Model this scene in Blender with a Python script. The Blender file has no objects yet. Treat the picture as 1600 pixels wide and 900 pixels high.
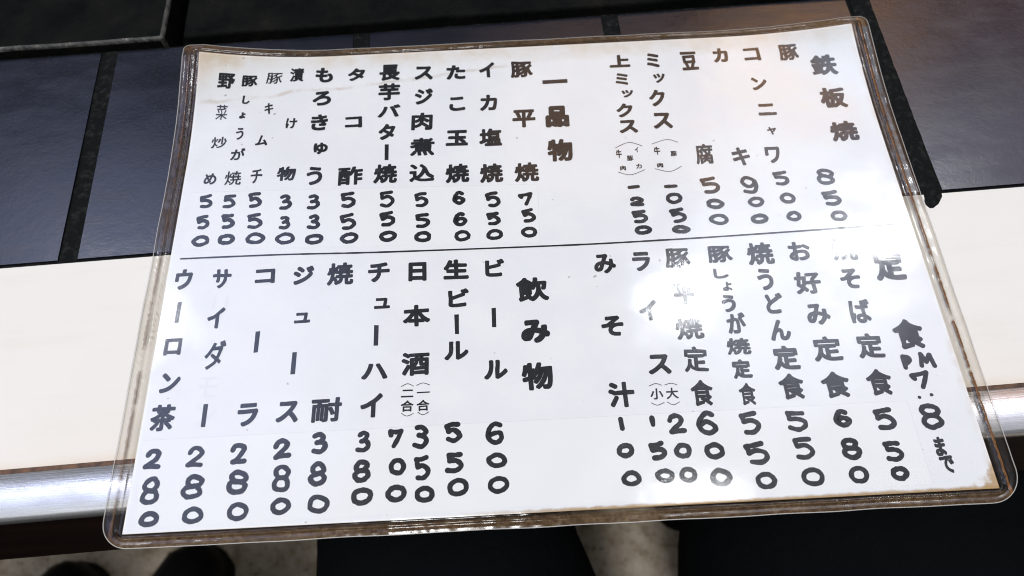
import bpy, bmesh, math, random
from mathutils import Matrix, Vector, noise
random.seed(7)
SC = bpy.context.scene
COL = SC.collection
MM = 0.001

# ---------------------------------------------------------------- camera
cam = bpy.data.cameras.new("camera")
cam.sensor_width = 36.0
cam.lens = 1210.0 / 1600.0 * 36.0
cam.clip_start = 0.005
cam.clip_end = 50.0
cam.dof.use_dof = True
cam.dof.focus_distance = 0.295
cam.dof.aperture_fstop = 12.0
camo = bpy.data.objects.new("camera", cam)
COL.objects.link(camo)
camo.matrix_world = Matrix((
    (0.9964655866, 0.0813371883, -0.0209904345, 0.1321446),
    (-0.0819823168, 0.8871911638, -0.4540602809, -0.0555359),
    (-0.0183094586, 0.4541762882, 0.8907236737, 0.2686739),
    (0, 0, 0, 1)))
SC.camera = camo

# ---------------------------------------------------------------- world: the dim room around the counter
W = bpy.data.worlds.new("World")
SC.world = W
W.use_nodes = True
nt = W.node_tree
nt.nodes.clear()
def wn(t, **k):
    n = nt.nodes.new(t)
    for a, b in k.items():
        setattr(n, a, b)
    return n
wout = wn("ShaderNodeOutputWorld"); wbg = wn("ShaderNodeBackground")
wtc = wn("ShaderNodeTexCoord")
def lobe(d, lo, hi):
    """soft patch of the room around direction d"""
    v = Vector(d).normalized()
    dot = wn("ShaderNodeVectorMath", operation='DOT_PRODUCT')
    dot.inputs[1].default_value = v
    nt.links.new(wtc.outputs['Generated'], dot.inputs[0])
    mr = wn("ShaderNodeMapRange", interpolation_type='SMOOTHSTEP')
    mr.inputs['From Min'].default_value = lo
    mr.inputs['From Max'].default_value = hi
    nt.links.new(dot.outputs['Value'], mr.inputs['Value'])
    return mr.outputs['Result']
def dirv(az, el):
    a, e = math.radians(az), math.radians(el)
    return (math.sin(a) * math.cos(e), math.cos(a) * math.cos(e), math.sin(e))
def wmix(a, fac, col):
    m = wn("ShaderNodeMix", data_type='RGBA')
    nt.links.new(fac, m.inputs['Factor'])
    if isinstance(a, tuple):
        m.inputs[6].default_value = a
    else:
        nt.links.new(a, m.inputs[6])
    m.inputs[7].default_value = col
    return m.outputs[2]
c0 = wmix((0.13, 0.135, 0.14, 1), lobe(dirv(-84, 56), 0.84, 0.97), (0.76, 0.80, 0.86, 1))
c0 = wmix(c0, lobe(dirv(-47, 56), 0.955, 0.995), (1.85, 2.1, 3.3, 1))  # pale window side
c0 = wmix(c0, lobe(dirv(74, 63), 0.92, 0.985), (0.60, 0.62, 0.70, 1))
c0 = wmix(c0, lobe(dirv(48, 36), 0.95, 0.985), (0.55, 0.30, 0.21, 1))
c0 = wmix(c0, lobe(dirv(32, 46), 0.986, 0.997), (3.6, 2.0, 1.0, 1))                      # varnished wood wall
c0 = wmix(c0, lobe(dirv(11, 51), 0.990, 0.997), (1.5, 0.88, 0.48, 1))
c0 = wmix(c0, lobe(dirv(50, 50), 0.972, 0.996), (1.8, 1.75, 2.2, 1))
c0 = wmix(c0, lobe(dirv(40, 57), 0.981, 0.998), (3.6, 3.9, 4.7, 1))                        # lit ceiling round the lamp
nt.links.new(c0, wbg.inputs['Color'])
wbg.inputs['Strength'].default_value = 1.0
nt.links.new(wbg.outputs[0], wout.inputs[0])

# ---------------------------------------------------------------- lamps of the room (ceiling fluorescents)
def area(name, loc, sx, sy, power, col=(1, 1, 1), rz=0.0):
    l = bpy.data.lights.new(name, 'AREA')
    l.shape = 'RECTANGLE'; l.size = sx; l.size_y = sy
    l.energy = power; l.color = col
    o = bpy.data.objects.new(name, l)
    o.location = loc
    o.rotation_euler = (0, 0, rz)
    COL.objects.link(o)
    return o
area("ceiling_lamp_behind", (-0.08, -0.55, 1.75), 0.16, 0.9, 28.5, (0.985, 0.99, 1.0))
area("ceiling_lamp_front", (1.12, 0.90, 1.5), 0.30, 0.10, 4.2, (0.95, 0.97, 1.0), math.radians(8))
area("ceiling_lamp_middle", (0.61, 0.78, 1.5), 0.12, 0.07, 0.95, (0.95, 0.97, 1.0), math.radians(8))
area("ceiling_lamp_right", (0.54, 0.27, 1.5), 0.26, 0.06, 0.9, (0.97, 0.98, 1.0))
area("ceiling_lamp_left", (-0.80, 0.86, 1.5), 0.18, 0.08, 2.0, (0.95, 0.97, 1.0), math.radians(-8))

SC.view_settings.view_transform = 'Standard'
SC.view_settings.look = 'None'
SC.view_settings.exposure = 0.0
SC.view_settings.gamma = 1.0
SC.cycles.use_denoising = True
SC.cycles.denoiser = 'OPENIMAGEDENOISE'
SC.cycles.denoising_input_passes = 'RGB_ALBEDO_NORMAL'
SC.cycles.denoising_prefilter = 'ACCURATE'
SC.cycles.sample_clamp_indirect = 4.0
SC.cycles.filter_width = 1.0
SC.cycles.max_bounces = 10
SC.cycles.transparent_max_bounces = 16
SC.cycles.caustics_reflective = False
SC.cycles.caustics_refractive = False

# ---------------------------------------------------------------- materials
class Mat:
    def __init__(self, name):
        self.m = bpy.data.materials.new(name)
        self.m.use_nodes = True
        self.t = self.m.node_tree
        self.b = self.t.nodes.get("Principled BSDF")
        self.o = self.t.nodes.get("Material Output")
    def n(self, t, **k):
        n = self.t.nodes.new(t)
        for a, b in k.items():
            setattr(n, a, b)
        return n
    def l(self, a, b):
        self.t.links.new(a, b)
    def obj(self):
        if not hasattr(self, 'tc'):
            self.tc = self.n("ShaderNodeTexCoord")
        return self.tc.outputs['Object']
    def noise(self, scale, detail=4, rough=0.55, vec=None, stretch=None):
        n = self.n("ShaderNodeTexNoise")
        n.inputs['Scale'].default_value = scale
        n.inputs['Detail'].default_value = detail
        n.inputs['Roughness'].default_value = rough
        v = vec or self.obj()
        if stretch:
            mp = self.n("ShaderNodeMapping")
            mp.inputs['Scale'].default_value = stretch
            self.l(v, mp.inputs['Vector']); v = mp.outputs['Vector']
        self.l(v, n.inputs['Vector'])
        return n.outputs['Fac']
    def ramp(self, fac, stops):
        r = self.n("ShaderNodeValToRGB")
        e = r.color_ramp.elements
        while len(e) < len(stops):
            e.new(0.5)
        for i, (p, c) in enumerate(stops):
            e[i].position = p
            e[i].color = c if len(c) == 4 else (*c, 1)
        self.l(fac, r.inputs['Fac'])
        return r.outputs['Color']
    def rng(self, v, a, b, c=0.0, d=1.0, smooth=True):
        r = self.n("ShaderNodeMapRange", interpolation_type='SMOOTHSTEP' if smooth else 'LINEAR')
        for k, x in zip(('From Min', 'From Max', 'To Min', 'To Max'), (a, b, c, d)):
            r.inputs[k].default_value = x
        self.l(v, r.inputs['Value'])
        return r.outputs['Result']
    def math(self, op, a, b=None):
        r = self.n("ShaderNodeMath", operation=op)
        for i, x in enumerate((a, b)):
            if x is None:
                continue
            if isinstance(x, (int, float)):
                r.inputs[i].default_value = x
            else:
                self.l(x, r.inputs[i])
        return r.outputs[0]
    def mix(self, fac, a, b):
        r = self.n("ShaderNodeMix", data_type='RGBA')
        for i, x in ((0, fac), (6, a), (7, b)):
            if isinstance(x, tuple):
                r.inputs[i].default_value = x if len(x) == 4 else (*x, 1)
            elif isinstance(x, (int, float)):
                r.inputs[i].default_value = x
            else:
                self.l(x, r.inputs[i])
        return r.outputs[2]
    def xyz(self):
        s = self.n("ShaderNodeSeparateXYZ")
        self.l(self.obj(), s.inputs[0])
        return s.outputs
    def bump(self, h, dist, strength=1.0):
        b = self.n("ShaderNodeBump")
        b.inputs['Distance'].default_value = dist
        b.inputs['Strength'].default_value = strength
        self.l(h, b.inputs['Height'])
        return b.outputs['Normal']
    def base(self, c, rough=0.5, metal=0.0, spec=0.5):
        for k, x in (('Base Color', c), ('Roughness', rough), ('Metallic', metal), ('Specular IOR Level', spec)):
            if isinstance(x, tuple):
                self.b.inputs[k].default_value = x if len(x) == 4 else (*x, 1)
            elif isinstance(x, (int, float)):
                self.b.inputs[k].default_value = x
            else:
                self.l(x, self.b.inputs[k])
        return self

MATS = {}
PW, PD = 0.297, 0.210            # the paper sheet, metres

# cream laminate with dirt creeping in from the metal edge
m = Mat("cream_laminate")
x, y, z = m.xyz()
cream = m.mix(m.rng(m.noise(9, 5), 0.35, 0.7), (0.66, 0.637, 0.59), (0.69, 0.667, 0.625))
dirt = m.rng(m.math('ADD', y, m.math('MULTIPLY', m.noise(60, 5), 0.004)), 0.0272, 0.0325, 1, 0)
cream = m.mix(m.math('MULTIPLY', dirt, 0.42), cream, (0.55, 0.40, 0.26))
warm = m.rng(m.math('ADD', y, m.math('MULTIPLY', m.noise(25, 4), 0.02)), 0.03, 0.075, 1, 0)
cream = m.mix(m.math('MULTIPLY', warm, 0.35), cream, (0.67, 0.605, 0.535))
smear = m.rng(m.noise(30, 6, 0.7, stretch=(0.35, 3.0, 1)), 0.50, 0.75)
cream = m.mix(m.math('MULTIPLY', smear, 0.14), cream, (0.52, 0.46, 0.38))
hair = m.rng(m.noise(50, 3, 0.6, stretch=(1.5, 40, 1)), 0.70, 0.74)
cream = m.mix(m.math('MULTIPLY', hair, 0.12), cream, (0.45, 0.40, 0.34))
speck = m.rng(m.noise(420, 2), 0.74, 0.80)
cream = m.mix(m.math('MULTIPLY', speck, 0.4), cream, (0.45, 0.36, 0.25))
m.base(cream, m.rng(smear, 0, 1, 0.42, 0.6), 0, 0.12)
m.l(m.bump(m.noise(900, 2), 0.00003), m.b.inputs['Normal'])
MATS['cream'] = m.m

# brown grime line between laminate and metal
m = Mat("brown_grime")
m.base(m.ramp(m.noise(300, 5), [(0.3, (0.03, 0.012, 0.006)), (0.7, (0.16, 0.075, 0.035))]), 0.6)
MATS['grime'] = m.m

# aluminium edge strip: fine scratches along its length, dull spots
m = Mat("worn_aluminium")
scr = m.noise(40, 6, 0.7, stretch=(1.2, 60, 60))
dull = m.noise(55, 5)
m.base(m.mix(m.rng(dull, 0.4, 0.75), (0.60, 0.60, 0.60), (0.46, 0.46, 0.47)),
       m.math('ADD', m.rng(scr, 0.3, 0.8, 0.20, 0.36), m.rng(dull, 0.45, 0.75, 0, 0.12)), 0.85)
m.l(m.bump(scr, 0.00004), m.b.inputs['Normal'])
MATS['alu'] = m.m

# dark lacquered wood apron
m = Mat("dark_wood")
g = m.noise(14, 6, 0.6, stretch=(0.6, 12, 9))
m.base(m.ramp(g, [(0.3, (0.005, 0.003, 0.0025)), (0.7, (0.020, 0.009, 0.006))]), 0.6, 0, 0.08)
MATS['wood'] = m.m

# black glazed tile, greasy
m = Mat("black_tile")
big = m.noise(26, 5)
fine = m.noise(900, 3)
c = m.mix(m.rng(big, 0.35, 0.7), (0.006, 0.0075, 0.013), (0.010, 0.011, 0.018))
c = m.mix(m.rng(fine, 0.55, 0.8), c, (0.018, 0.018, 0.021))
m.base(c, m.math('ADD', m.rng(m.noise(60, 5, 0.65, stretch=(0.6, 1.6, 1)), 0.3, 0.7, 0.13, 0.24), m.rng(fine, 0.5, 0.8, 0, 0.06)), 0, 0.5)
m.l(m.bump(m.math('ADD', m.math('MULTIPLY', fine, 0.6), m.noise(260, 4, 0.6)), 0.000035), m.b.inputs['Normal'])
MATS['tile'] = m.m

# black silicone joint with crumbs of grease
m = Mat("black_joint")
gr = m.noise(330, 5, 0.65)
m.base(m.ramp(gr, [(0.50, (0.006, 0.0065, 0.0065)), (0.66, (0.016, 0.017, 0.016)), (0.80, (0.05, 0.05, 0.045))]), 0.6, 0, 0.03)
m.l(m.bump(m.noise(260, 5), 0.0006), m.b.inputs['Normal'])
MATS['joint'] = m.m

# burnt black iron
m = Mat("burnt_iron")
gr = m.noise(45, 6, 0.6)
c = m.ramp(gr, [(0.35, (0.0025, 0.0035, 0.0035)), (0.62, (0.0075, 0.0075, 0.0068)), (0.8, (0.02, 0.017, 0.013))])
m.base(c, 0.6, 0.0, 0.03)
m.l(m.bump(m.noise(180, 6, 0.65), 0.0014), m.b.inputs['Normal'])
MATS['iron'] = m.m
m = Mat("scraped_iron_rim")
gr = m.noise(260, 5, 0.7)
m.base(m.ramp(gr, [(0.40, (0.012, 0.012, 0.011)), (0.60, (0.06, 0.058, 0.052)), (0.78, (0.26, 0.25, 0.23))]), 0.5, 0.0, 0.4)
m.l(m.bump(m.noise(300, 6, 0.65), 0.0008), m.b.inputs['Normal'])
MATS['iron_rim'] = m.m

# speckled stone floor
m = Mat("speckled_floor")
s1 = m.noise(60, 6, 0.7); s2 = m.noise(220, 3)
c = m.ramp(s1, [(0.36, (0.34, 0.26, 0.17)), (0.5, (0.52, 0.43, 0.32)), (0.66, (0.62, 0.53, 0.42))])
c = m.mix(m.rng(s2, 0.60, 0.70), c, (0.16, 0.11, 0.075))
m.base(c, 0.5)
MATS['floor'] = m.m

# black cloth / shoe leather
m = Mat("black_cloth")
wv = m.noise(700, 3, stretch=(1, 3, 1))
m.base(m.mix(wv, (0.0015, 0.0022, 0.0028), (0.005, 0.006, 0.007)), 0.95, 0, 0.05)
m.l(m.bump(m.noise(60, 4), 0.002), m.b.inputs['Normal'])
MATS['cloth'] = m.m
m = Mat("black_leather")
m.base(m.mix(m.noise(90, 4), (0.004, 0.004, 0.005), (0.009, 0.009, 0.010)), 0.5, 0, 0.3)
MATS['leather'] = m.m
m = Mat("black_rubber")
m.base((0.010, 0.010, 0.010), 0.8, 0, 0.2)
MATS['rubber'] = m.m

# the menu's paper: white card, grease stains from its edges, one brown crease
m = Mat("stained_paper")
x, y, z = m.xyz()
n1 = m.noise(38, 6, 0.65); n2 = m.noise(170, 5, 0.65)
wob = m.math('MULTIPLY', m.math('SUBTRACT', n2, 0.5), 0.012)
white = m.mix(m.rng(n1, 0.35, 0.7), (0.80, 0.80, 0.805), (0.83, 0.83, 0.825))
dtop = m.math('ADD', m.math('SUBTRACT', PD, y), wob)
dbot = m.math('ADD', y, m.math('MULTIPLY', wob, 0.16))
dlef = m.math('ADD', x, wob)
drig = m.math('ADD', m.math('SUBTRACT', PW, x), m.math('MULTIPLY', wob, 0.5))
tan, brown = (0.60, 0.47, 0.30), (0.30, 0.15, 0.05)
dTL = m.math('ADD', m.math('ADD', x, m.math('SUBTRACT', PD, y)), m.math('MULTIPLY', wob, 2.0))
white = m.mix(m.math('MULTIPLY', m.rng(dTL, 0.0, 0.030, 1, 0), 0.50), white, (0.66, 0.48, 0.31))
white = m.mix(m.math('MULTIPLY', m.rng(dtop, 0.0, 0.012, 1, 0), m.rng(n1, 0.35, 0.65, 0.15, 0.6)), white, tan)
right_part = m.rng(x, 0.10, 0.16)
white = m.mix(m.math('MULTIPLY', m.math('MULTIPLY', m.rng(dbot, 0.0003, 0.0016, 1, 0), right_part), 0.9), white, (0.36, 0.22, 0.08))
white = m.mix(m.math('MULTIPLY', m.rng(drig, 0.0, 0.0028, 1, 0), m.rng(n1, 0.4, 0.6, 0.05, 0.35)), white, (0.50, 0.36, 0.22))
dBR = m.math('ADD', m.math('ADD', m.math('SUBTRACT', PW, x), y), m.math('MULTIPLY', wob, 1.5))
white = m.mix(m.math('MULTIPLY', m.rng(dBR, 0.004, 0.0095, 1, 0), 0.9), white, (0.42, 0.27, 0.12))
# crease: a faint brown line that runs across near the top left
cy = m.math('SUBTRACT', m.math('SUBTRACT', y, 0.1845), m.math('MULTIPLY', x, 0.105))
cw = m.math('ADD', cy, m.math('MULTIPLY', m.math('SUBTRACT', n1, 0.5), 0.010))
crease = m.math('MULTIPLY', m.rng(m.math('ABSOLUTE', cw), 0.0002, 0.0016, 1, 0), m.rng(x, 0.13, 0.165, 1, 0))
white = m.mix(m.math('MULTIPLY', crease, m.rng(m.noise(90, 4), 0.35, 0.65, 0.05, 0.55)), white, (0.55, 0.44, 0.33))
fly = m.rng(m.noise(300, 1), 0.775, 0.80)
white = m.mix(m.math('MULTIPLY', fly, 0.6), white, (0.22, 0.18, 0.13))
m.base(white, 0.75, 0, 0.2)
m.l(m.bump(m.noise(70, 4), 0.0006), m.b.inputs['Normal'])
MATS['paper'] = m.m

m = Mat("white_patch_paper")
m.base(m.mix(m.noise(50, 4), (0.815, 0.815, 0.81), (0.84, 0.84, 0.83)), 0.75, 0, 0.2)
MATS['patch'] = m.m
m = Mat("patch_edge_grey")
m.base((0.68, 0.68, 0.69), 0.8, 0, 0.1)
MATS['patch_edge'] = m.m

# marker ink, streaky
m = Mat("marker_ink")
st = m.noise(300, 6, 0.72)
m.base(m.ramp(st, [(0.35, (0.007, 0.0075, 0.010)), (0.62, (0.013, 0.014, 0.018)), (0.76, (0.075, 0.077, 0.088))]), 0.55, 0, 0.2)
MATS['ink'] = m.m
m = Mat("faint_grey_ink")
m.base((0.765, 0.765, 0.775), 0.8, 0, 0.1)
MATS['faint'] = m.m

# clear laminating film over the sheet
def film_material(name, margin):
    m = Mat(name)
    m.t.nodes.remove(m.b)
    x, y, z = m.xyz()
    h = m.math('ADD', m.noise(20, 1.5, stretch=(1, 0.8, 1)), m.math('MULTIPLY', m.noise(110, 2), 0.055 if not margin else 0.06))
    if not margin:
        h = m.math('ADD', h, m.math('MULTIPLY', m.noise(60, 4, 0.7, stretch=(0.25, 14, 1)), 0.006))
    nb = m.bump(h, 0.0008 if not margin else 0.0014)
    fr = m.n("ShaderNodeFresnel"); fr.inputs['IOR'].default_value = 1.5 if not margin else 1.36
    m.l(nb, fr.inputs['Normal'])
    gl = m.n("ShaderNodeBsdfGlossy")
    gl.inputs['Color'].default_value = (1, 1, 1, 1)
    m.l(m.rng(m.noise(75, 5), 0.3, 0.7, 0.07, 0.18), gl.inputs['Roughness'])
    m.l(nb, gl.inputs['Normal'])
    tr = m.n("ShaderNodeBsdfTransparent")
    mx = m.n("ShaderNodeMixShader")
    m.l(fr.outputs[0], mx.inputs[0]); m.l(gl.outputs[0], mx.inputs[2])
    if not margin:
        tr.inputs['Color'].default_value = (0.985, 0.985, 0.985, 1)
        m.l(tr.outputs[0], mx.inputs[1])
    else:
        tr.inputs['Color'].default_value = (0.975, 0.955, 0.915, 1)
        df = m.n("ShaderNodeBsdfDiffuse")
        g1 = m.noise(480, 5, 0.7); g2 = m.noise(50, 4)
        dc = m.ramp(g1, [(0.36, (0.060, 0.032, 0.013)), (0.52, (0.11, 0.066, 0.032)), (0.74, (0.20, 0.14, 0.08))])
        
        edge = m.math('MAXIMUM', m.rng(y, 0.0, -0.002, 0, 1), m.rng(y, PD - 0.001, PD + 0.002, 0, 1))
        far = m.rng(y, 0.108, 0.116, 0.05, 0.26)
        dens = m.math('MAXIMUM', far, m.math('MULTIPLY', edge, 0.66))
        dens = m.math('MULTIPLY', dens, m.rng(g2, 0.3, 0.7, 0.75, 1.25))
        # brown line where grease crept in along the sheet's long sides
        dl = m.math('ABSOLUTE', m.math('ADD', m.math('SUBTRACT', x, PW + 0.0034), m.math('MULTIPLY', m.math('SUBTRACT', g1, 0.5), 0.0016)))
        dl2 = m.math('ABSOLUTE', m.math('ADD', m.math('ADD', x, 0.0040), m.math('MULTIPLY', m.math('SUBTRACT', g1, 0.5), 0.0018)))
        ln = m.math('MAXIMUM', m.rng(dl, 0.0003, 0.0008, 1, 0), m.rng(dl2, 0.0003, 0.0009, 0.5, 0))
        ln = m.math('MULTIPLY', ln, m.rng(m.noise(130, 5), 0.34, 0.50))
        dens = m.math('MAXIMUM', dens, ln)
        m.l(m.mix(ln, dc, (0.16, 0.07, 0.025)), df.inputs['Color'])
        m2 = m.n("ShaderNodeMixShader")
        m.l(dens, m2.inputs[0]); m.l(tr.outputs[0], m2.inputs[1]); m.l(df.outputs[0], m2.inputs[2])
        m.l(m2.outputs[0], mx.inputs[1])
    m.l(mx.outputs[0], m.o.inputs['Surface'])
    return m.m
MATS['film'] = film_material("clear_film", False)
MATS['margin'] = film_material("grimy_film_margin", True)
m = Mat("film_cut_edge")
m.base((0.72, 0.70, 0.66), 0.35, 0, 0.5)
m.b.inputs['Alpha'].default_value = 0.55
MATS['rim'] = m.m

# ---------------------------------------------------------------- helpers
def link(name, me, mat, parent=None, loc=None):
    o = bpy.data.objects.new(name, me)
    COL.objects.link(o)
    for k in (mat if isinstance(mat, (list, tuple)) else [mat]):
        me.materials.append(MATS[k])
    if parent is not None:
        o.parent = parent
    if loc is not None:
        o.location = loc
    return o
def thing(name, label, cat, loc=(0, 0, 0), rz=0.0, group=None):
    o = bpy.data.objects.new(name, None)
    COL.objects.link(o)
    o.empty_display_size = 0.02
    o.location = loc; o.rotation_euler = (0, 0, rz)
    o['label'] = label; o['category'] = cat
    if group:
        o['group'] = group
    return o
def mesh(name, verts, faces, smooth=False):
    me = bpy.data.meshes.new(name)
    me.from_pydata(verts, [], faces)
    me.update()
    if smooth:
        me.polygons.foreach_set("use_smooth", [True] * len(me.polygons))
    return me
def box(name, x0, x1, y0, y1, z0, z1, mat, parent=None, bevel=0.0, seg=2, wob=0.0, cuts=0):
    bm = bmesh.new()
    vs = [bm.verts.new((x, y, z)) for z in (z0, z1) for y in (y0, y1) for x in (x0, x1)]
    for f in ((0, 2, 3, 1), (4, 5, 7, 6), (0, 1, 5, 4), (2, 6, 7, 3), (0, 4, 6, 2), (1, 3, 7, 5)):
        bm.faces.new([vs[i] for i in f])
    if cuts:
        bmesh.ops.subdivide_edges(bm, edges=[e for e in bm.edges if abs(e.verts[0].co.z - e.verts[1].co.z) < 1e-6], cuts=cuts, use_grid_fill=True)
    if wob:
        for v in bm.verts:
            d = noise.noise_vector(v.co * 45.0) + noise.noise_vector(v.co * 160.0) * 0.5
            v.co += d * wob
    if bevel:
        es = [e for e in bm.edges if e.calc_face_angle(0) > 0.8]
        for f in bm.faces:
            f.smooth = False
        r = bmesh.ops.bevel(bm, geom=es, offset=bevel, segments=seg, profile=0.5, affect='EDGES')
        for f in r['faces']:
            f.smooth = True
            if isinstance(mat, (list, tuple)) and len(mat) > 1:
                f.material_index = 1
    me = bpy.data.meshes.new(name)
    bm.to_mesh(me); bm.free()
    return link(name, me, mat, parent)

# ---------------------------------------------------------------- the floor
FZ = -0.72
n = 24
vs = [(-6 + 12 * i / n, -6 + 12 * j / n, FZ) for j in range(n + 1) for i in range(n + 1)]
fs = [(j * (n + 1) + i, j * (n + 1) + i + 1, (j + 1) * (n + 1) + i + 1, (j + 1) * (n + 1) + i) for j in range(n) for i in range(n)]
fl = link("floor", mesh("floor", vs, fs), 'floor')
fl['kind'] = 'structure'

# ---------------------------------------------------------------- the counter
counter = thing("restaurant_counter", "cream counter with dark tile border and worn aluminium front edge under the menu", "counter")
X0, X1 = -0.9, 1.2
box("worktop", X0, X1, 0.0262, 0.1088, -0.02, 0.0, 'cream', counter, 0.0006)
box("grime_seam", X0, X1, 0.0236, 0.0266, -0.02, -0.00025, 'grime', counter)
# aluminium edge profile
prof = [(0.0242, -0.02), (0.0246, 0.0000), (0.0240, 0.0005), (0.0096, 0.0005), (0.0089, 0.0003), (0.0083, -0.0003),
        (0.0079, -0.0012), (0.0078, -0.0030), (0.0080, -0.0046), (0.0095, -0.0052), (0.0242, -0.0052)]
nx = 60
vs, fs = [], []
for i in range(nx + 1):
    for (yy, zz) in prof:
        xx = X0 + (X1 - X0) * i / nx
        vs.append((xx, yy + 0.00012 * noise.noise((xx * 20, yy * 40, 1)), zz))
k = len(prof)
for i in range(nx):
    for j in range(k):
        fs.append((i * k + j, i * k + (j + 1) % k, (i + 1) * k + (j + 1) % k, (i + 1) * k + j))
link("metal_edge", mesh("metal_edge", vs, fs, True), 'alu', counter)
box("apron", X0, X1, 0.0090, 0.030, -0.072, -0.0054, 'wood', counter, 0.002)
box("unseen_base", X0, X1, 0.26, 0.60, FZ + 0.001, -0.073, 'wood', counter)  # unseen base, added to block light under the counter
box("joint_bed", X0, X1, 0.1092, 0.2232, -0.02, -0.0011, 'joint', counter, cuts=40, wob=0.00035)
tile_x = [(-0.385, -0.276), (-0.268, -0.159), (-0.151, -0.0425), (-0.0345, 0.075), (0.083, 0.192), (0.200, 0.3088), (0.3187, 0.4275), (0.4355, 0.544)]
for (a, b) in tile_x:
    box("tile", a, b, 0.1106, 0.2216, -0.015, -0.0002, 'tile', counter, 0.0009, 3)
# silicone bead smeared over the joint on the right, ending in a blob on the cream laminate
vs, fs = [], []
N = 70
for i in range(N + 1):
    t = i / N
    yy = 0.2222 - t * (0.2222 - 0.1021)
    cx = 0.3160 - 0.0022 * t + 0.0002 * noise.noise((yy * 120, 0, 3))
    hw = 0.0050 + 0.0002 * noise.noise((yy * 160, 2, 0))
    if yy < 0.1080:
        s = (0.1080 - yy) / 0.0060
        hw = 0.0050 * math.sqrt(max(0.0, 1 - s * s)) + 0.00002
        cx -= 0.0026 * s
    for jj in range(9):
        u = -1 + jj / 4
        vs.append((cx + hw * u, yy, -0.0004 + 0.0006 * math.sqrt(max(0, 1 - u * u)) + 0.00006 * noise.noise((cx * 300 + u * 3, yy * 300, 5))))
for i in range(N):
    for jj in range(8):
        q = i * 9 + jj
        fs.append((q, q + 9, q + 10, q + 1))
link("silicone_bead", mesh("silicone_bead", vs, fs, True), 'joint', counter)

# ---------------------------------------------------------------- griddle plates behind the tile row
g = thing("griddle", "black burnt iron griddle plates behind the dark tile row", "griddle", (0, 0.2236, 0))
box("iron_plate", -0.60, -0.0120, 0.0, 0.30, -0.014, 0.0045, ('iron', 'iron_rim'), g, 0.0016, 3, 0.0004, 60)
box("iron_plate", -0.0035, 0.62, 0.0004, 0.30, -0.014, 0.0045, ('iron', 'iron'), g, 0.0018, 3, 0.0005, 60)
box("under_frame", -0.62, 0.64, 0.002, 0.31, -0.030, -0.0145, 'iron', g)

# ---------------------------------------------------------------- the laminated menu
PWm, PDm = 297.0, 210.0
def zf(x, y):
    """rise of the sheet (mm): its two far corners curl up"""
    d = max(x + (PDm - y), 0); z = 7.0 * max(0, 1 - d / 60) ** 2
    d = max((PWm - x) + (PDm - y), 0); z += 4.5 * max(0, 1 - d / 60) ** 2
    return z
def buckle(x, y):
    return 0.13 * noise.noise((x / 38, y / 26, 0.3)) + 0.05 * noise.noise((x / 14, y / 14, 4.0))
menu = thing("laminated_menu", "white laminated Japanese menu sheet with hand lettering in black marker, lying across the counter", "menu",
             (0, 0, 0.0007), math.radians(-1.95))
def grid(name, x0, x1, y0, y1, nx, ny, zfun, mat, parent, smooth=True):
    vs, fs = [], []
    for j in range(ny + 1):
        for i in range(nx + 1):
            x = x0 + (x1 - x0) * i / nx; y = y0 + (y1 - y0) * j / ny
            vs.append((x * MM, y * MM, zfun(x, y) * MM))
    for j in range(ny):
        for i in range(nx):
            q = j * (nx + 1) + i
            fs.append((q, q + 1, q + nx + 2, q + nx + 1))
    return link(name, mesh(name, vs, fs, smooth), mat, parent)
paper = grid("paper_sheet", 0, PWm, 0, PDm, 120, 84, lambda x, y: zf(x, y) + 0.30, 'paper', menu)

# white strips pasted over old prices
def strip(pts, seg=40):
    (ax, ay), (bx, by), (cx, cy), (dx, dy) = pts        # tl, tr, br, bl
    vs, fs = [], []
    for i in range(seg + 1):
        t = i / seg
        for (px, py, qx, qy) in ((ax, ay, bx, by), (dx, dy, cx, cy)):
            x = px + (qx - px) * t; y = py + (qy - py) * t
            vs.append((x * MM, y * MM, (zf(x, y) + 0.36) * MM))
    for i in range(seg):
        fs.append((2 * i, 2 * i + 1, 2 * i + 3, 2 * i + 2))
    n0 = len(vs)
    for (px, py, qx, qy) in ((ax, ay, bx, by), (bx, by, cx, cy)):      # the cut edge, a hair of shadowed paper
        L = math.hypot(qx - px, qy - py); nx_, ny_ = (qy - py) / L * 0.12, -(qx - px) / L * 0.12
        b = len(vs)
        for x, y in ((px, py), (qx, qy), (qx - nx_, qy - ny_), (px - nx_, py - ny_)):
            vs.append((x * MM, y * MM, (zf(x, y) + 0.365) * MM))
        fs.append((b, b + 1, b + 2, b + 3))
    me = mesh("price_strip", vs, fs)
    o = link("price_strip", me, ('patch', 'patch_edge'), paper)
    for p in list(me.polygons)[seg:]:
        p.material_index = 1
    return o
strip([(1.5, 32.2), (274.5, 32.2), (275.0, 2.6), (4.4, 1.9)])
strip([(4.6, 137.9), (148.6, 133.4), (147.6, 105.3), (3.8, 110.5)])

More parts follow.
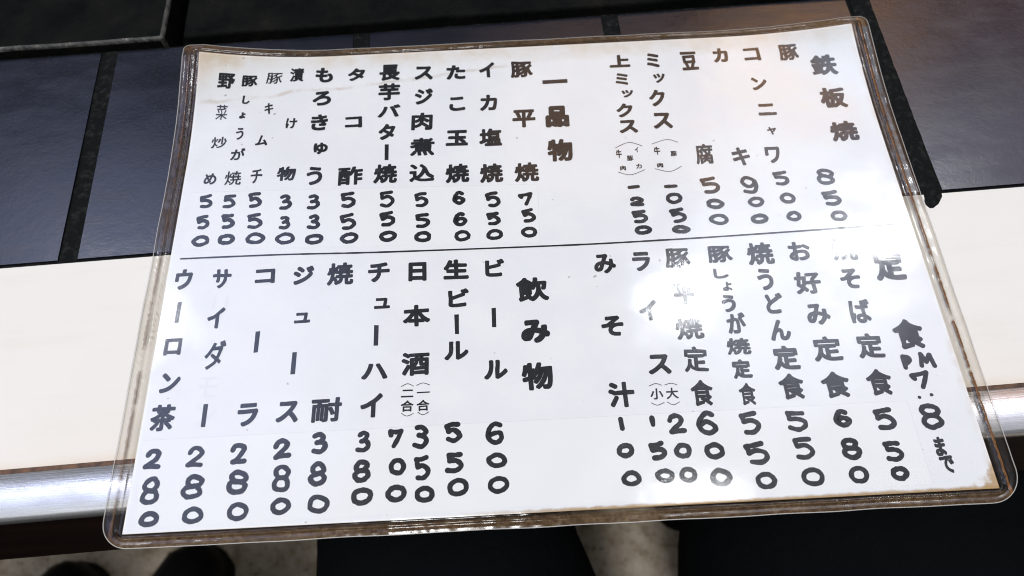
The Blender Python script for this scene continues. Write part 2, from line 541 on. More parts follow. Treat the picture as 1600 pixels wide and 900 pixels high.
# ---- lettering
_glyph = {}
def glyph(ch):
    if ch not in _glyph:
        cu = bpy.data.curves.new("lettering_source", 'FONT')
        cu.body = ch; cu.size = 1.0; cu.resolution_u = 4
        o = bpy.data.objects.new("lettering_source", cu)
        COL.objects.link(o)
        me = o.to_mesh()
        vs = [(v.co.x, v.co.y) for v in me.vertices]
        fs = [tuple(p.vertices) for p in me.polygons]
        o.to_mesh_clear()
        bpy.data.objects.remove(o); bpy.data.curves.remove(cu)
        xs = [v[0] for v in vs]; ys = [v[1] for v in vs]
        x0, x1, y0, y1 = min(xs), max(xs), min(ys), max(ys)
        _glyph[ch] = ([((x - x0) / max(x1 - x0, 1e-6) - 0.5, (y - y0) / max(y1 - y0, 1e-6) - 0.5) for x, y in vs], fs)
    return _glyph[ch]
def catmull(pts, closed=False, k=8):
    out = []
    n = len(pts)
    for i in range(n if closed else n - 1):
        P = [pts[(i + d) % n] if closed else pts[min(max(i + d, 0), n - 1)] for d in (-1, 0, 1, 2)]
        for s in range(k):
            t = s / k
            out.append(tuple(0.5 * (2 * P[1][c] + (P[2][c] - P[0][c]) * t + (2 * P[0][c] - 5 * P[1][c] + 4 * P[2][c] - P[3][c]) * t * t
                             + (3 * P[1][c] - P[0][c] - 3 * P[2][c] + P[3][c]) * t ** 3) for c in (0, 1)))
    out.append(pts[0] if closed else pts[-1])
    return out
def ell(cx, cy, rx, ry, a0=0):
    return [(cx + rx * math.cos(a0 + 2 * math.pi * i / 10), cy + ry * math.sin(a0 + 2 * math.pi * i / 10)) for i in range(10)]
DIG = {      # hand drawn digits as pen strokes: (closed, points)
    '0': [(True, ell(.5, .5, .5, .5))],
    '1': [(False, [(.62, 1), (.38, 0)])],
    '2': [(False, [(.05, .74), (.22, .97), (.62, 1.0), (.92, .80), (.78, .52), (.35, .24), (.05, .02)]), (False, [(.05, .02), (.5, .06), (1, .05)])],
    '3': [(False, [(.10, .92), (.50, 1.0), (.86, .82), (.62, .60), (.30, .54)]), (False, [(.30, .54), (.78, .50), (1.0, .26), (.62, .01), (.0, .06)])],
    '5': [(False, [(.88, 1.0), (.45, .97), (.02, .93)]), (False, [(.02, .93), (.08, .76), (.12, .56)]), (False, [(.12, .56), (.55, .64), (.95, .46), (.98, .20), (.62, .0), (.12, .04)])],
    '6': [(False, [(.86, .90), (.52, 1.0), (.16, .76), (.0, .36), (.22, .04), (.66, .0), (1.0, .22), (.84, .47), (.46, .52), (.14, .34)])],
    '7': [(False, [(.0, .93), (.10, .70)]), (False, [(.0, .95), (.5, .93), (1.0, 1.0)]), (False, [(1.0, 1.0), (.80, .55), (.45, .0)])],
    '8': [(True, ell(.52, .76, .44, .24)), (True, ell(.5, .27, .5, .27))],
    '9': [(True, ell(.42, .70, .42, .30)), (False, [(.86, .78), (1.0, .45), (.86, .08), (.55, .0), (.18, .06)])],
    '一': [(False, [(0, .25), (.5, .5), (1, .75)])],
    'P': [(False, [(.08, 1), (.2, 0)]), (False, [(.08, .98), (.70, .96), (1.0, .72), (.72, .48), (.16, .42)])],
    'M': [(False, [(.08, 0), (.10, 1)]), (False, [(.10, 1), (.46, .38)]), (False, [(.46, .38), (.80, 1)]), (False, [(.80, 1), (1.0, 0)])],
    '.': [(False, [(.3, .5), (.7, .5)])],
}
RING = [(math.cos(2 * math.pi * i / 12), math.sin(2 * math.pi * i / 12)) for i in range(12)]
class Ink:
    def __init__(self, zbase):
        self.v, self.f, self.z, self.k = [], [], zbase, 0
    def lay(self):
        self.k += 1
        return self.z + 0.0006 * (self.k % 90)
    def put(self, pts, faces):
        z = self.lay(); b = len(self.v)
        self.v += [(x * MM, y * MM, (zf(x, y) + z) * MM) for x, y in pts]
        self.f += [tuple(b + i for i in f) for f in faces]
    def stroke(self, pts, w, taper=0.0):
        sd = random.random() * 50
        R = [w / 2 * (1 + 0.20 * noise.noise((i * 0.35, sd, 0)) + 0.08 * noise.noise((i * 1.3, sd, 4))) for i in range(len(pts))]
        for i, (x, y) in enumerate(pts):
            if i % 2 == 0 or i == len(pts) - 1:
                self.put([(x + R[i] * c, y + R[i] * s) for c, s in RING], [tuple(range(12))])
        L, F = [], []
        for i, (x, y) in enumerate(pts):
            a, b = pts[max(i - 1, 0)], pts[min(i + 1, len(pts) - 1)]
            dx, dy = b[0] - a[0], b[1] - a[1]; d = math.hypot(dx, dy) or 1
            L += [(x - dy / d * R[i], y + dx / d * R[i]), (x + dy / d * R[i], y - dx / d * R[i])]
            if i:
                q = 2 * i
                F.append((q - 2, q - 1, q + 1, q))
        self.put(L, F)
    def digit(self, ch, cx, cy, w, h, pen):
        pw, ph = max(w - pen, 0.2), max(h - pen, 0.2)
        if ch in '.1': pw = max(w - pen, 0.05)
        rot = math.radians(random.uniform(-7, 7)); sd = random.random() * 90
        for closed, P in DIG[ch]:
            Q = []
            for i, (u, v) in enumerate(P):
                u += 0.085 * noise.noise((u * 2, v * 2, sd)); v += 0.085 * noise.noise((u * 3, v * 2, sd + 7))
                x, y = (u - .5) * pw, (v - .5) * ph
                Q.append((cx + x * math.cos(rot) - y * math.sin(rot), cy + x * math.sin(rot) + y * math.cos(rot)))
            self.stroke(catmull(Q, closed, 6 if len(P) > 2 else 4), pen)
    def char(self, ch, cx, cy, w, h, r, wob=0.02, square=True):
        base, fs = glyph(ch)
        sd = random.random() * 90
        rot = math.radians(random.uniform(-1.6, 1.6)); sk = random.uniform(-0.02, 0.03)
        w2, h2 = max(w - 2 * r, 0.3 * w), max(h - 2 * r, 0.3 * h)
        pts = []
        for u, v in base:
            u2 = u + wob * noise.noise((u * 2.3, v * 2.3, sd)) + 0.35 * wob * noise.noise((u * 9, v * 9, sd))
            v2 = v + wob * noise.noise((u * 2.3, v * 2.3, sd + 9)) + 0.35 * wob * noise.noise((u * 9, v * 9, sd + 9))
            x, y = (u2 + sk * v2) * w2, v2 * h2
            pts.append((cx + x * math.cos(rot) - y * math.sin(rot), cy + x * math.sin(rot) + y * math.cos(rot)))
        self.put(pts, fs)
        if r > 0.02:
            rr = r
            a0 = random.random()
            for i in range(12):
                a = 2 * math.pi * i / 12 + (a0 if not square else 0.0)
                r = rr * (1 + 0.22 * noise.noise((i * 1.7, sd, 3)))
                dx, dy = r * math.cos(a), r * math.sin(a)
                if square:
                    q = 1.0 / max(abs(math.cos(a)), abs(math.sin(a)))
                    dx, dy = dx * (0.35 + 0.65 * q) , dy * (0.35 + 0.65 * q)
                self.put([(x + dx, y + dy) for x, y in pts], fs)
TARGET = {'b': 1.50, 'm': 1.38, 't': 0.85, 'h': 2.3, 's': 0.58, 'k': 0.6}
def lettering(name, text):
    ink = Ink(0.42 if name != 'show_through' else 0.335)
    for it in text.split('|'):
        st, ch = it[0], it[1]
        val = [float(q) for q in it[2:].split()]
        if st == 'a':
            ink.stroke(catmull([(val[0], val[1]), (val[2], val[3]), (val[4], val[5])]), 0.24)
            continue
        cx, cy, w, h = val
        if st == 'v':
            hw, hh = w / 2, h / 2
            j = lambda: random.uniform(-0.09, 0.09)
            ink.put([(cx - hw + j(), cy - hh + j()), (cx + hw + j(), cy - hh + j()), (cx + hw + j(), cy + hh + j()), (cx - hw + j(), cy + hh + j())], [(0, 1, 2, 3)])
        elif st == 'd' and ch in DIG:
            pen = (1.72 if cy > 100 else 1.80) * random.uniform(0.93, 1.06)
            if ch in 'PM7.' and cx > 290 and cy < 80: pen = 1.2
            ink.digit(ch, cx, cy, w, h, min(pen, 0.95 * min(w, h)))
        elif ch == '一':
            ink.put([(cx - w / 2, cy - h / 2), (cx + w / 2, cy - h / 2 + 0.05 * h), (cx + w / 2, cy + h / 2), (cx - w / 2, cy + 0.45 * h)], [(0, 1, 2, 3)])
        else:
            if st == 'd': st = 'm'
            kan = ord(ch) >= 0x4e00
            dense = min(1.0, max(0.0, (len(glyph(ch)[0]) - 40) / 60)) if kan else 0.0
            tgt = (TARGET[st] if name != 'show_through' else 1.4) * (1.0 - (0.27 * min(1.0, max(0.15, (10.0 - w) / 3.0)) if st != 'h' else 0.24) * dense)
            if not kan and st in 'bm': tgt = min(tgt, 0.18 * max(w, h))
            if st == 's': tgt = min(tgt, 0.075 * max(w, h) + 0.2)
            r = max(0.0, (tgt - (0.062 if kan else 0.075) * max(w, h)) / 2)
            ink.char(ch, cx, cy, w, h, r, 0.045 if st in 'tm' else 0.022, st in 'bh')
    me = mesh(name, ink.v, ink.f)
    return link(name, me, 'faint' if name == 'show_through' else 'ink', paper)
TABLE = [
('item_lettering','b野 12.43 196.15 7.33 8.02|t菜 11.82 179.56 4.94 7.76|t炒 12.51 163.43 6.64 6.00|tめ 11.08 144.36 5.38 5.73'),
('item_lettering','m豚 22.43 196.48 7.01 6.17|tし 21.86 186.11 3.33 4.66|tょ 20.98 177.61 2.82 3.50|tう 20.87 167.67 3.36 6.53|tが 21.33 156.56 6.06 6.25|t焼 20.67 144.17 6.95 7.00'),
('item_lettering','t豚 33.37 197.91 7.11 6.21|tキ 32.38 180.92 3.80 6.40|tム 30.92 163.39 5.30 5.50|tチ 30.53 144.58 4.85 7.27'),
('item_lettering','m漬 43.40 199.65 6.35 7.79|tけ 43.01 171.91 4.87 5.73|m物 43.07 145.13 7.93 7.20'),
('item_lettering','bも 55.74 198.73 8.02 8.87|bろ 55.58 185.17 8.19 8.04|bき 55.37 171.66 7.54 8.83|bゅ 56.78 157.49 6.09 6.16|bう 55.06 143.28 6.71 9.31'),
('item_lettering','bタ 70.42 198.16 7.79 7.36|bコ 70.30 170.82 7.54 6.21|b酢 70.17 142.39 10.46 9.51'),
('item_lettering','b長 85.47 198.33 9.44 9.60|b芋 85.51 187.09 9.76 9.68|bバ 85.71 176.17 9.77 7.03|bタ 85.01 164.63 7.36 8.49|v! 85.21 153.69 1.65 8.33|b焼 85.03 142.53 10.08 9.67'),
('item_lettering','bス 100.92 197.06 8.42 7.87|bジ 101.06 183.37 8.09 9.07|b肉 100.24 169.47 9.34 9.61|b煮 100.44 155.74 10.54 9.56|b込 100.31 142.09 10.51 9.07'),
('item_lettering','bた 115.56 196.57 8.74 8.47|bこ 115.76 178.23 7.00 7.90|b玉 115.40 159.44 9.48 8.33|b焼 115.25 140.95 10.04 9.53'),
('item_lettering','bイ 129.57 196.99 7.05 8.93|bカ 129.73 178.00 7.55 8.84|b塩 129.85 158.88 9.77 9.35|b焼 129.59 140.17 9.71 9.73'),
('item_lettering','b豚 145.18 196.36 10.08 9.59|b平 144.82 168.18 10.07 9.81|b焼 144.36 139.73 10.26 9.71'),
('heading_lettering','k一 159.84 188.23 11.24 2.26|h品 159.37 168.40 10.27 11.74|h物 159.25 150.23 10.81 11.83'),
('price_lettering','d5 10.72 133.03 5.68 6.85|d5 10.82 122.86 5.43 6.97|d0 11.13 114.05 7.22 5.41'),
('price_lettering','d5 20.50 132.51 5.63 6.98|d5 21.09 122.78 5.71 7.40|d0 21.49 114.13 7.33 5.24'),
('price_lettering','d5 31.16 132.57 5.91 7.75|d5 31.94 122.13 6.41 7.40|d0 33.29 113.98 7.60 5.72'),
('price_lettering','d3 43.95 130.85 5.43 7.72|d3 44.59 120.76 4.94 6.76|d0 45.33 113.21 8.01 5.60'),
('price_lettering','d3 55.61 130.14 5.50 7.71|d3 56.41 120.28 5.47 7.19|d0 57.04 112.13 7.34 5.04'),
('price_lettering','d5 69.72 130.34 6.47 7.92|d5 70.31 119.70 6.53 7.93|d0 71.15 111.99 7.60 5.23'),
('price_lettering','d5 85.89 129.78 6.37 8.11|d5 86.35 120.06 6.39 7.27|d0 86.97 111.81 7.25 5.30'),
('price_lettering','d5 100.06 128.58 5.99 7.40|d5 100.71 118.41 6.27 7.25|d0 101.08 110.73 6.98 5.41'),
('price_lettering','d6 115.68 128.58 5.41 6.78|d6 116.03 118.36 5.65 7.01|d0 116.82 110.29 6.82 5.41'),
('price_lettering','d5 129.57 127.05 5.98 7.89|d5 129.61 117.64 5.85 6.58|d0 129.80 110.09 6.93 5.11'),
('price_lettering','d7 143.31 126.32 6.19 6.18|d5 143.92 118.23 5.64 6.78|d0 143.86 110.37 6.88 5.30'),
('item_lettering','b上 190.01 198.42 9.47 7.40|bミ 189.80 187.72 5.75 6.82|bッ 191.38 179.17 5.12 4.23|bク 189.07 169.90 7.30 7.63|bス 189.60 160.97 7.99 7.08|s牛 183.97 146.74 2.50 4.28|s肉 184.87 139.32 2.49 2.39|s豚 188.47 144.22 2.74 2.75|sイ 191.70 148.45 1.65 2.82|sカ 191.64 139.89 2.48 2.39|a( 182.90 149.94 188.83 152.46 194.25 150.25|a( 182.69 137.42 187.69 135.71 193.88 137.94'),
('item_lettering','bミ 205.06 197.86 5.81 8.56|bッ 206.61 187.23 5.29 5.38|bク 204.24 175.97 7.29 9.23|bス 204.75 163.24 8.38 8.70|s牛 200.26 147.35 2.58 4.16|s肉 200.56 139.83 2.56 2.39|s豚 207.09 145.42 2.69 2.76|a( 198.55 151.01 205.14 152.98 209.71 151.27|a( 198.23 138.17 204.18 136.40 209.37 138.70'),
('item_lettering','b豆 221.40 196.48 7.48 10.98|b腐 219.91 144.46 7.58 10.54'),
('item_lettering','bカ 236.05 198.88 6.80 8.42|bキ 235.15 142.31 7.36 9.50'),
('item_lettering','mコ 250.24 198.45 7.60 7.74|mン 250.28 181.20 6.92 7.34|mニ 250.75 166.53 7.87 6.52|mャ 250.71 154.84 4.00 4.16|mワ 248.71 142.17 6.25 8.81'),
('item_lettering','b豚 266.79 198.30 8.74 9.26'),
('heading_lettering','h鉄 280.83 189.53 11.44 11.39|h板 281.05 171.21 11.35 11.22|h焼 281.25 152.79 11.71 10.52'),
('price_lettering','d一 188.21 129.55 5.22 1.76|d2 188.76 122.39 6.17 4.89|d5 189.03 115.02 6.48 6.32|d0 189.51 108.64 6.96 4.40'),
('price_lettering','d一 203.54 128.97 6.07 1.76|d0 204.19 122.94 6.82 5.47|d5 204.46 114.62 6.70 7.22|d0 204.82 108.06 7.16 4.13'),
('price_lettering','d5 219.74 128.50 7.60 8.32|d0 220.37 119.24 7.26 5.08|d0 220.70 111.73 7.88 5.49'),
('price_lettering','d9 235.89 127.71 7.38 8.83|d0 237.01 119.36 6.77 5.00|d0 237.05 111.15 7.32 4.88'),
('price_lettering','d5 249.40 130.20 6.78 7.42|d0 250.24 120.35 6.49 5.46|d0 250.87 111.55 6.42 5.05'),
('price_lettering','d8 267.88 129.88 7.78 8.39|d5 268.03 119.18 7.37 7.52|d0 268.87 110.63 7.17 5.19'),
('item_lettering','bウ 6.82 96.70 6.82 9.11|v! 6.75 82.37 1.48 8.75|bロ 6.86 68.00 6.47 6.78|bン 8.03 53.47 7.24 7.95|b茶 7.37 40.31 8.89 9.92'),
('item_lettering','mサ 21.74 96.13 7.43 8.52|mイ 21.65 79.21 6.54 8.77|mダ 23.24 63.69 7.78 11.57|v! 22.42 40.34 1.62 8.50'),
('item_lettering','bコ 38.83 96.28 7.85 6.47|v! 38.44 68.26 1.57 8.72|bラ 38.03 39.78 7.39 8.68'),
('item_lettering','bジ 53.97 95.89 8.11 8.35|bュ 54.85 77.36 6.13 4.43|v! 53.06 58.82 1.67 8.81|bス 52.47 40.09 8.10 7.96'),
('item_lettering','b焼 68.48 95.63 10.46 10.01|b耐 66.37 40.08 11.04 9.05'),
('item_lettering','bチ 83.70 95.49 8.47 8.73|bュ 85.24 81.81 6.09 4.64|v! 83.44 68.38 1.70 8.45|bハ 83.20 53.96 9.56 6.30|bイ 82.66 40.87 8.12 9.10'),
('item_lettering','b日 98.87 94.93 7.10 8.39|b本 98.59 75.81 10.37 9.18|b酒 98.46 56.13 10.41 9.26|k一 101.33 44.82 4.68 0.51|s合 101.26 39.91 4.74 4.22|s二 95.56 44.72 4.55 2.94|s合 95.55 39.95 4.66 4.27|a( 98.93 47.62 101.18 48.44 103.62 47.56|a( 99.38 37.43 101.23 36.38 103.40 37.34|a( 93.37 47.50 95.58 48.45 97.83 47.38|a( 93.53 37.27 95.47 36.21 97.76 37.04'),
('item_lettering','b生 114.03 95.00 9.83 8.70|bビ 114.83 82.46 8.03 7.93|v! 113.93 71.31 1.59 8.15|bル 113.62 60.58 9.09 7.58'),
('item_lettering','bビ 129.22 94.86 7.68 7.91|v! 128.16 73.33 1.59 8.08|bル 128.08 52.22 8.66 7.53'),
('heading_lettering','h飲 143.42 84.58 12.22 10.54|hみ 143.55 66.80 11.17 9.81|h物 143.21 48.78 11.74 10.62'),
('price_lettering','d2 6.34 25.33 6.51 7.80|d8 7.23 13.92 6.90 9.79|d0 8.27 4.64 7.00 5.36'),
('price_lettering','d2 21.24 25.28 6.37 7.63|d8 21.79 14.77 7.58 8.82|d0 23.07 5.09 7.55 5.85'),
('price_lettering','d2 36.45 25.57 6.17 7.83|d8 37.16 15.62 7.49 8.64|d0 38.37 5.48 7.52 6.51'),
('price_lettering','d2 51.51 26.49 6.67 7.55|d8 52.28 16.12 6.54 9.47|d0 52.90 6.61 7.12 6.03'),
('price_lettering','d3 64.65 27.99 5.77 8.22|d8 64.75 16.98 6.44 8.66|d0 65.65 6.69 7.77 6.68'),
('price_lettering','d3 80.18 27.67 5.56 8.11|d8 79.94 17.21 6.42 8.28|d0 80.44 8.45 7.47 6.26'),
('price_lettering','d7 91.39 28.11 5.52 7.55|d0 92.35 18.12 6.49 6.29|d0 92.20 8.99 7.27 6.17'),
('price_lettering','d3 100.60 28.37 6.10 9.03|d5 100.93 17.22 5.99 8.52|d0 101.96 8.07 7.00 5.87'),
('price_lettering','d5 111.97 29.35 6.27 7.60|d5 112.27 18.47 6.61 7.51|d0 113.47 9.87 7.51 6.35'),
('price_lettering','d6 126.70 28.32 6.83 8.63|d0 127.18 18.52 7.28 5.49|d0 127.41 9.96 7.68 6.04'),
('item_lettering','bみ 172.55 94.19 8.67 8.68|bそ 172.71 67.33 8.30 8.27|b汁 173.12 40.08 9.51 9.49'),
('item_lettering','bラ 187.03 94.27 7.13 8.57|bイ 186.93 73.05 6.75 8.64|bス 188.33 50.91 8.42 7.86|s小 185.77 39.64 4.68 4.26|s大 191.37 39.58 4.42 4.27|a( 183.37 42.71 185.82 43.56 187.97 42.80|a( 183.39 36.37 185.48 35.39 188.00 36.27|a( 189.15 42.88 191.56 43.39 193.56 42.64|a( 189.09 36.40 191.19 35.23 193.55 36.21'),
('item_lettering','m豚 201.30 95.06 9.65 8.88|m平 201.58 79.25 8.11 9.17|m焼 201.40 64.66 10.21 8.70|m定 201.87 52.19 9.14 10.17|b食 202.12 39.18 8.09 9.92'),
('item_lettering','m豚 218.02 95.79 9.65 7.69|mし 217.13 87.17 5.58 4.43|mょ 218.64 81.46 3.58 4.08|mう 217.95 74.11 5.51 7.64|mが 219.37 65.90 7.31 8.57|m焼 218.46 56.44 8.98 6.87|m定 218.03 47.51 7.05 7.58|m食 218.39 37.81 6.22 8.49'),
('item_lettering','b焼 234.03 95.15 10.44 9.99|bう 233.84 83.61 5.90 9.55|bど 235.18 73.21 6.75 8.80|bん 235.10 62.05 7.77 8.57|b定 235.01 50.99 9.70 9.64|b食 234.78 39.85 9.24 9.95'),
('item_lettering','bお 249.60 95.29 8.87 8.66|b好 249.81 81.31 10.12 9.77|bみ 250.65 67.74 8.92 8.87|b定 250.88 53.61 10.62 9.87|b食 250.66 39.64 10.29 9.98'),
('item_lettering','b焼 267.23 95.33 9.78 10.23|bそ 266.50 82.06 7.81 8.76|bば 266.73 68.17 8.07 10.00|b定 266.84 53.95 9.70 10.02|b食 266.55 39.75 9.17 10.03'),
('heading_lettering','h定 282.77 86.92 11.86 13.07|h食 282.37 57.83 11.33 12.05'),
('price_lettering','dP 278.44 46.77 4.14 6.20|dM 285.89 47.24 6.63 5.96|d7 281.71 39.54 7.30 6.89|d. 279.29 33.24 1.58 1.21|d. 283.89 33.95 1.58 1.21|d8 281.51 25.95 7.98 9.42|mま 281.28 15.20 3.80 6.94|mで 281.95 8.98 4.85 5.88'),
('price_lettering','d1 171.81 29.23 2.21 5.17|d0 172.16 19.54 6.36 5.47|d0 173.12 9.79 6.96 5.60'),
('price_lettering','d1 182.91 29.49 2.09 4.48|d5 183.43 18.85 6.09 6.74|d0 184.68 10.11 6.70 5.08'),
('price_lettering','d2 191.16 28.17 6.62 7.66|d0 192.07 18.46 6.24 5.69|d0 192.70 10.02 6.37 5.75'),
('price_lettering','d6 202.04 27.94 7.40 8.84|d0 203.06 17.79 7.11 6.13|d0 203.78 8.60 7.43 6.52'),
('price_lettering','d5 217.35 27.12 7.50 8.54|d5 217.45 16.09 8.14 8.15|d0 219.02 6.66 7.32 5.96'),
('price_lettering','d5 233.70 27.13 7.70 7.83|d5 234.19 17.11 7.25 8.37|d0 235.14 7.02 7.88 6.49'),
('price_lettering','d6 249.95 27.08 6.18 6.78|d8 250.36 16.25 6.78 8.13|d0 250.89 6.94 6.90 6.12'),
('price_lettering','d5 264.84 26.02 7.50 8.35|d5 264.73 14.36 6.98 7.53|d0 264.96 6.60 6.43 5.18'),
('show_through','sリ 22.52 84.22 6.13 8.64|sモ 22.12 51.02 6.71 8.26|sン 22.56 40.50 7.53 7.96'),
]
for nm, tx in TABLE:
    lettering(nm, tx)
ink = Ink(0.42)
dv = [(4.2, 106.17), (44.2, 105.75), (85.25, 104.53), (156.96, 103.42), (198.01, 103.53), (234.09, 104.08), (289.28, 105.31)]
ink.stroke(catmull(dv, False, 30), 0.74)
link("divider_line", mesh("divider_line", ink.v, ink.f), 'ink', paper)

# ---- clear film over the sheet and the sealed margin round it
link_film = grid("plastic_film", 0.4, PWm - 0.4, 0.4, PDm - 0.4, 150, 110, lambda x, y: zf(x, y) + 0.72 + buckle(x, y), 'film', menu)

def outline(x0, x1, y0, y1, rad, step=0.6):
    """rounded rectangle with one radius per corner (bl, br, tr, tl), the same number of points whatever the size"""
    pts = []
    cs = [(x0, y0, 1, 1, rad[0]), (x1, y0, -1, 1, rad[1]), (x1, y1, -1, -1, rad[2]), (x0, y1, 1, -1, rad[3])]
    arcs = []
    for (cx, cy, sx, sy, r), a0 in zip(cs, (180, 270, 0, 90)):
        arcs.append([(cx + sx * r + r * math.cos(math.radians(a0 + 90 * i / 14)), cy + sy * r + r * math.sin(math.radians(a0 + 90 * i / 14))) for i in range(15)])
    ns = [480, 340, 480, 340]
    for c in range(4):
        pts += arcs[c]
        a, b = arcs[c][-1], arcs[(c + 1) % 4][0]
        for i in range(1, ns[c]):
            t = i / ns[c]
            pts.append((a[0] + (b[0] - a[0]) * t, a[1] + (b[1] - a[1]) * t))
    return pts
inner = outline(0.2, PWm - 0.2, 0.2, PDm - 0.2, (0.6, 0.6, 0.6, 0.6))
outer = outline(-7.2, PWm + 7.6, -4.6, PDm + 4.0, (9.5, 11, 3.5, 2.5))
PROF = [(0, .70), (.06, .60), (.12, .32), (.20, .28), (.28, .34), (.34, .80), (.40, 1.05), (.46, .95), (.53, .42), (.60, .30),
        (.70, .40), (.80, .48), (.88, .42), (.95, .28), (1.0, .22)]
def crumple(x, y):
    """short diagonal wrinkles beside the sheet's left side"""
    k = math.exp(-((y - 78) / 20) ** 2) * (1 if x < 1.5 else 0)
    return 0.85 * k * abs(math.sin((y + 1.1 * x) * 1.25 + 1.3 * noise.noise((x * .4, y * .2, 0)))) 
vs, fs = [], []
n = len(inner)
rows = 30
for i in range(n):
    for q in range(rows + 1):
        t = q / rows
        for (t0, h0), (t1, h1) in zip(PROF, PROF[1:]):
            if t <= t1 + 1e-9:
                s = (t - t0) / (t1 - t0); s = s * s * (3 - 2 * s)
                h = h0 + (h1 - h0) * s; break
        ox = outer[i][0] + 0.35 * noise.noise((outer[i][0] / 22, outer[i][1] / 22, 8)); oy = outer[i][1] + 0.35 * noise.noise((outer[i][0] / 22, outer[i][1] / 22, 2))
        x = inner[i][0] + (ox - inner[i][0]) * t; y = inner[i][1] + (oy - inner[i][1]) * t
        h = 0.22 + (h - 0.22) * 0.72
        h *= 1 + 0.25 * noise.noise((x / 9, y / 9, 1.5))
        z = zf(min(max(x, -2), PWm + 2), min(max(y, -2), PDm + 2)) + h + 0.10 * noise.noise((x / 4, y / 4, 0)) * min(1, 4 * t) + crumple(x, y) * min(1, 5 * t) * min(1, 4 * (1 - t))
        vs.append((x * MM, y * MM, z * MM))
R1 = rows + 1
for i in range(n):
    j = (i + 1) % n
    for q in range(rows):
        fs.append((i * R1 + q, i * R1 + q + 1, j * R1 + q + 1, j * R1 + q))
edge_pts = [vs[i * R1 + rows] for i in range(n)]
link("sealed_margin", mesh("sealed_margin", vs, fs, True), 'margin', menu)
# cut edge of the two sheets of film: a thin bright line all round
vs, fs = [], []
for i, (x, y, z) in enumerate(edge_pts):
    a, b = Vector(edge_pts[i - 1]), Vector(edge_pts[(i + 1) % n])
    d = (b - a); d.z = 0; d.normalize()
    nx_, ny_ = d.y, -d.x
    for (o, hh) in ((0, -0.00016), (0.00022, -0.00010), (0.00024, 0.00006), (0, 0.00012)):
        vs.append((x + nx_ * o, y + ny_ * o, z + hh))
for i in range(n):
    j = (i + 1) % n
    for q in range(3):
        fs.append((i * 4 + q, j * 4 + q, j * 4 + q + 1, i * 4 + q + 1))
link("film_edge", mesh("film_edge", vs, fs, True), 'rim', menu)

# ---------------------------------------------------------------- the seated diner's legs and two shoes on the floor
def skin_body(name, chain, edges, root, mat, parent=None):
    me = bpy.data.meshes.new(name)
    me.from_pydata([c[:3] for c in chain], edges, [])
    o = bpy.data.objects.new(name, me)
    COL.objects.link(o)
    md = o.modifiers.new("skin", 'SKIN')
    for i, v in enumerate(me.skin_vertices[0].data):
        r = chain[i][3]; ry = chain[i][4] if len(chain[i]) > 4 else r
        v.radius = (r, ry); v.use_root = (i == root)
    sb = o.modifiers.new("smooth", 'SUBSURF'); sb.levels = 3 if name == 'person' else 2; sb.render_levels = sb.levels
    md.use_smooth_shade = True
    dg = bpy.context.evaluated_depsgraph_get()
    m2 = bpy.data.meshes.new_from_object(o.evaluated_get(dg))
    bpy.data.objects.remove(o)
    m2.name = name
    if name == 'person':
        for v in m2.vertices:
            c = v.co
            f = abs(noise.noise((c.x * 9 + c.y * 5, c.y * 14, c.z * 9))) + 0.5 * abs(noise.noise((c.x * 22, c.y * 40 + c.x * 20, c.z * 22)))
            v.co = c + v.normal * (0.010 * (0.35 - f))
    return link(name, m2, mat, parent)
chain = [(0.20, -0.47, -0.20, 0.12, 0.11),                                   # pelvis
         (0.145, -0.36, -0.205, 0.098), (0.118, -0.17, -0.205, 0.094), (0.096, -0.01, -0.205, 0.087), (0.080, 0.125, -0.215, 0.072), (0.070, 0.150, -0.30, 0.060), (0.075, 0.135, -0.50, 0.055), (0.08, 0.11, -0.655, 0.045),
         (0.300, -0.36, -0.205, 0.105), (0.322, -0.17, -0.205, 0.116), (0.331, -0.002, -0.205, 0.117), (0.335, 0.125, -0.215, 0.088), (0.330, 0.150, -0.30, 0.060), (0.330, 0.135, -0.50, 0.055), (0.33, 0.11, -0.655, 0.045),
         (0.20, -0.52, -0.05, 0.13, 0.10)]
edges = [(0, 1), (1, 2), (2, 3), (3, 4), (4, 5), (5, 6), (6, 7), (0, 8), (8, 9), (9, 10), (10, 11), (11, 12), (12, 13), (13, 14), (0, 15)]
person = skin_body("person", chain, edges, 0, 'cloth')
person['label'] = "person seated close to the counter in black trousers, thighs under the menu"
person['category'] = "person"

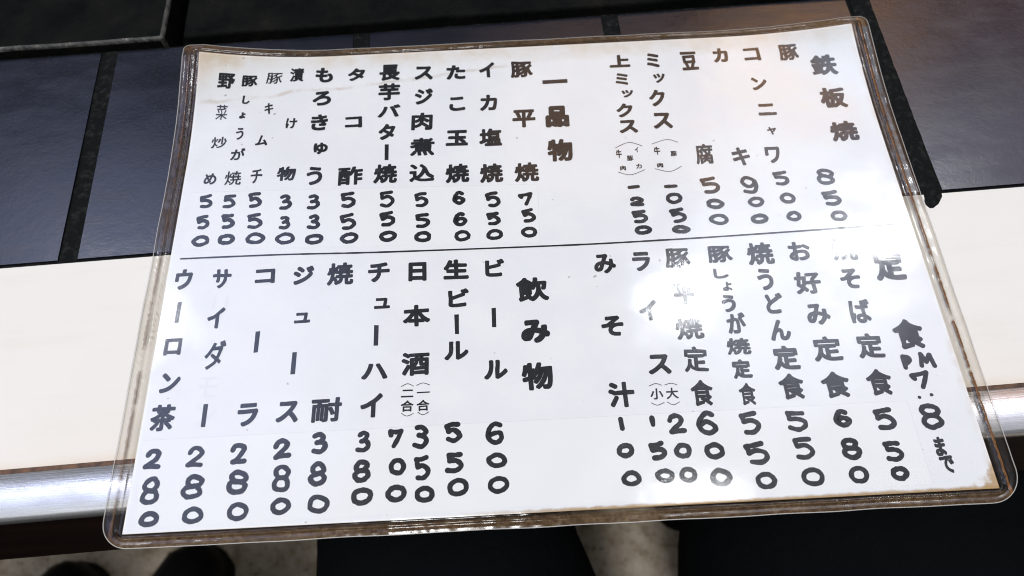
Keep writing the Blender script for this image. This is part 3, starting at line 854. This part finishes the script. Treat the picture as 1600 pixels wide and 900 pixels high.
# second diner at left: shoe toes show, unseen legs added to shade the floor
cx = -0.255
chain = [(cx, -0.56, -0.20, 0.12, 0.11),
         (cx - 0.06, -0.45, -0.205, 0.095), (cx - 0.07, -0.27, -0.205, 0.088), (cx - 0.092, -0.050, -0.225, 0.092), (cx - 0.100, -0.03, -0.31, 0.062), (cx - 0.120, -0.08, -0.50, 0.052), (cx - 0.130, -0.085, -0.645, 0.040),
         (cx + 0.06, -0.45, -0.205, 0.095), (cx + 0.085, -0.27, -0.205, 0.095), (cx + 0.095, -0.050, -0.225, 0.096), (cx + 0.120, -0.025, -0.31, 0.062), (cx + 0.060, -0.07, -0.50, 0.052), (cx + 0.014, -0.075, -0.645, 0.040),
         (cx, -0.61, -0.05, 0.13, 0.10)]
edges = [(0, 1), (1, 2), (2, 3), (3, 4), (4, 5), (5, 6), (0, 7), (7, 8), (8, 9), (9, 10), (10, 11), (11, 12), (0, 13)]
second = skin_body("person", chain, edges, 0, 'cloth')
second['label'] = "second diner at the lower left, black shoe toes showing, unseen legs added to shade the floor"
second['category'] = "person"

def shoe(loc, rz, parent):
    t = bpy.data.objects.new("shoe", None)
    COL.objects.link(t)
    t.location = loc; t.rotation_euler = (0, 0, math.radians(rz)); t.parent = parent
    secs = [(-0.21, 0.030, 0.065), (-0.19, 0.036, 0.085), (-0.12, 0.038, 0.085), (-0.06, 0.045, 0.065), (-0.02, 0.049, 0.055), (0.02, 0.046, 0.046), (0.05, 0.036, 0.036), (0.064, 0.020, 0.026), (0.069, 0.004, 0.018)]
    vs, fs = [], []
    for (yy, hw, hh) in secs:
        for i in range(13):
            a = math.pi * i / 12
            vs.append((hw * math.cos(a), yy, 0.012 + hh * math.sin(a) ** 0.7))
    for i in range(len(secs) - 1):
        for j in range(12):
            q = i * 13 + j
            fs.append((q, q + 1, q + 14, q + 13))
    fs.append(tuple(range(12, -1, -1))); fs.append(tuple((len(secs) - 1) * 13 + i for i in range(13)))
    up = link("upper", mesh("upper", vs, fs, True), 'leather', t)
    vs, fs = [], []
    m_ = len(secs)
    for zz in (0.0, 0.013):
        vs += [((hw + 0.004), yy, zz) for (yy, hw, hh) in secs] + [(-(hw + 0.004), yy, zz) for (yy, hw, hh) in reversed(secs)]
    c = 2 * m_
    fs.append(tuple(range(c - 1, -1, -1))); fs.append(tuple(range(c, 2 * c)))
    for i in range(c):
        j = (i + 1) % c
        fs.append((i, j, c + j, c + i))
    link("sole", mesh("sole", vs, fs), 'rubber', t)
    return t
shoe((-0.400, 0.050, FZ + 0.0005), 4, second)
shoe((-0.262, 0.060, FZ + 0.0005), -14, second)
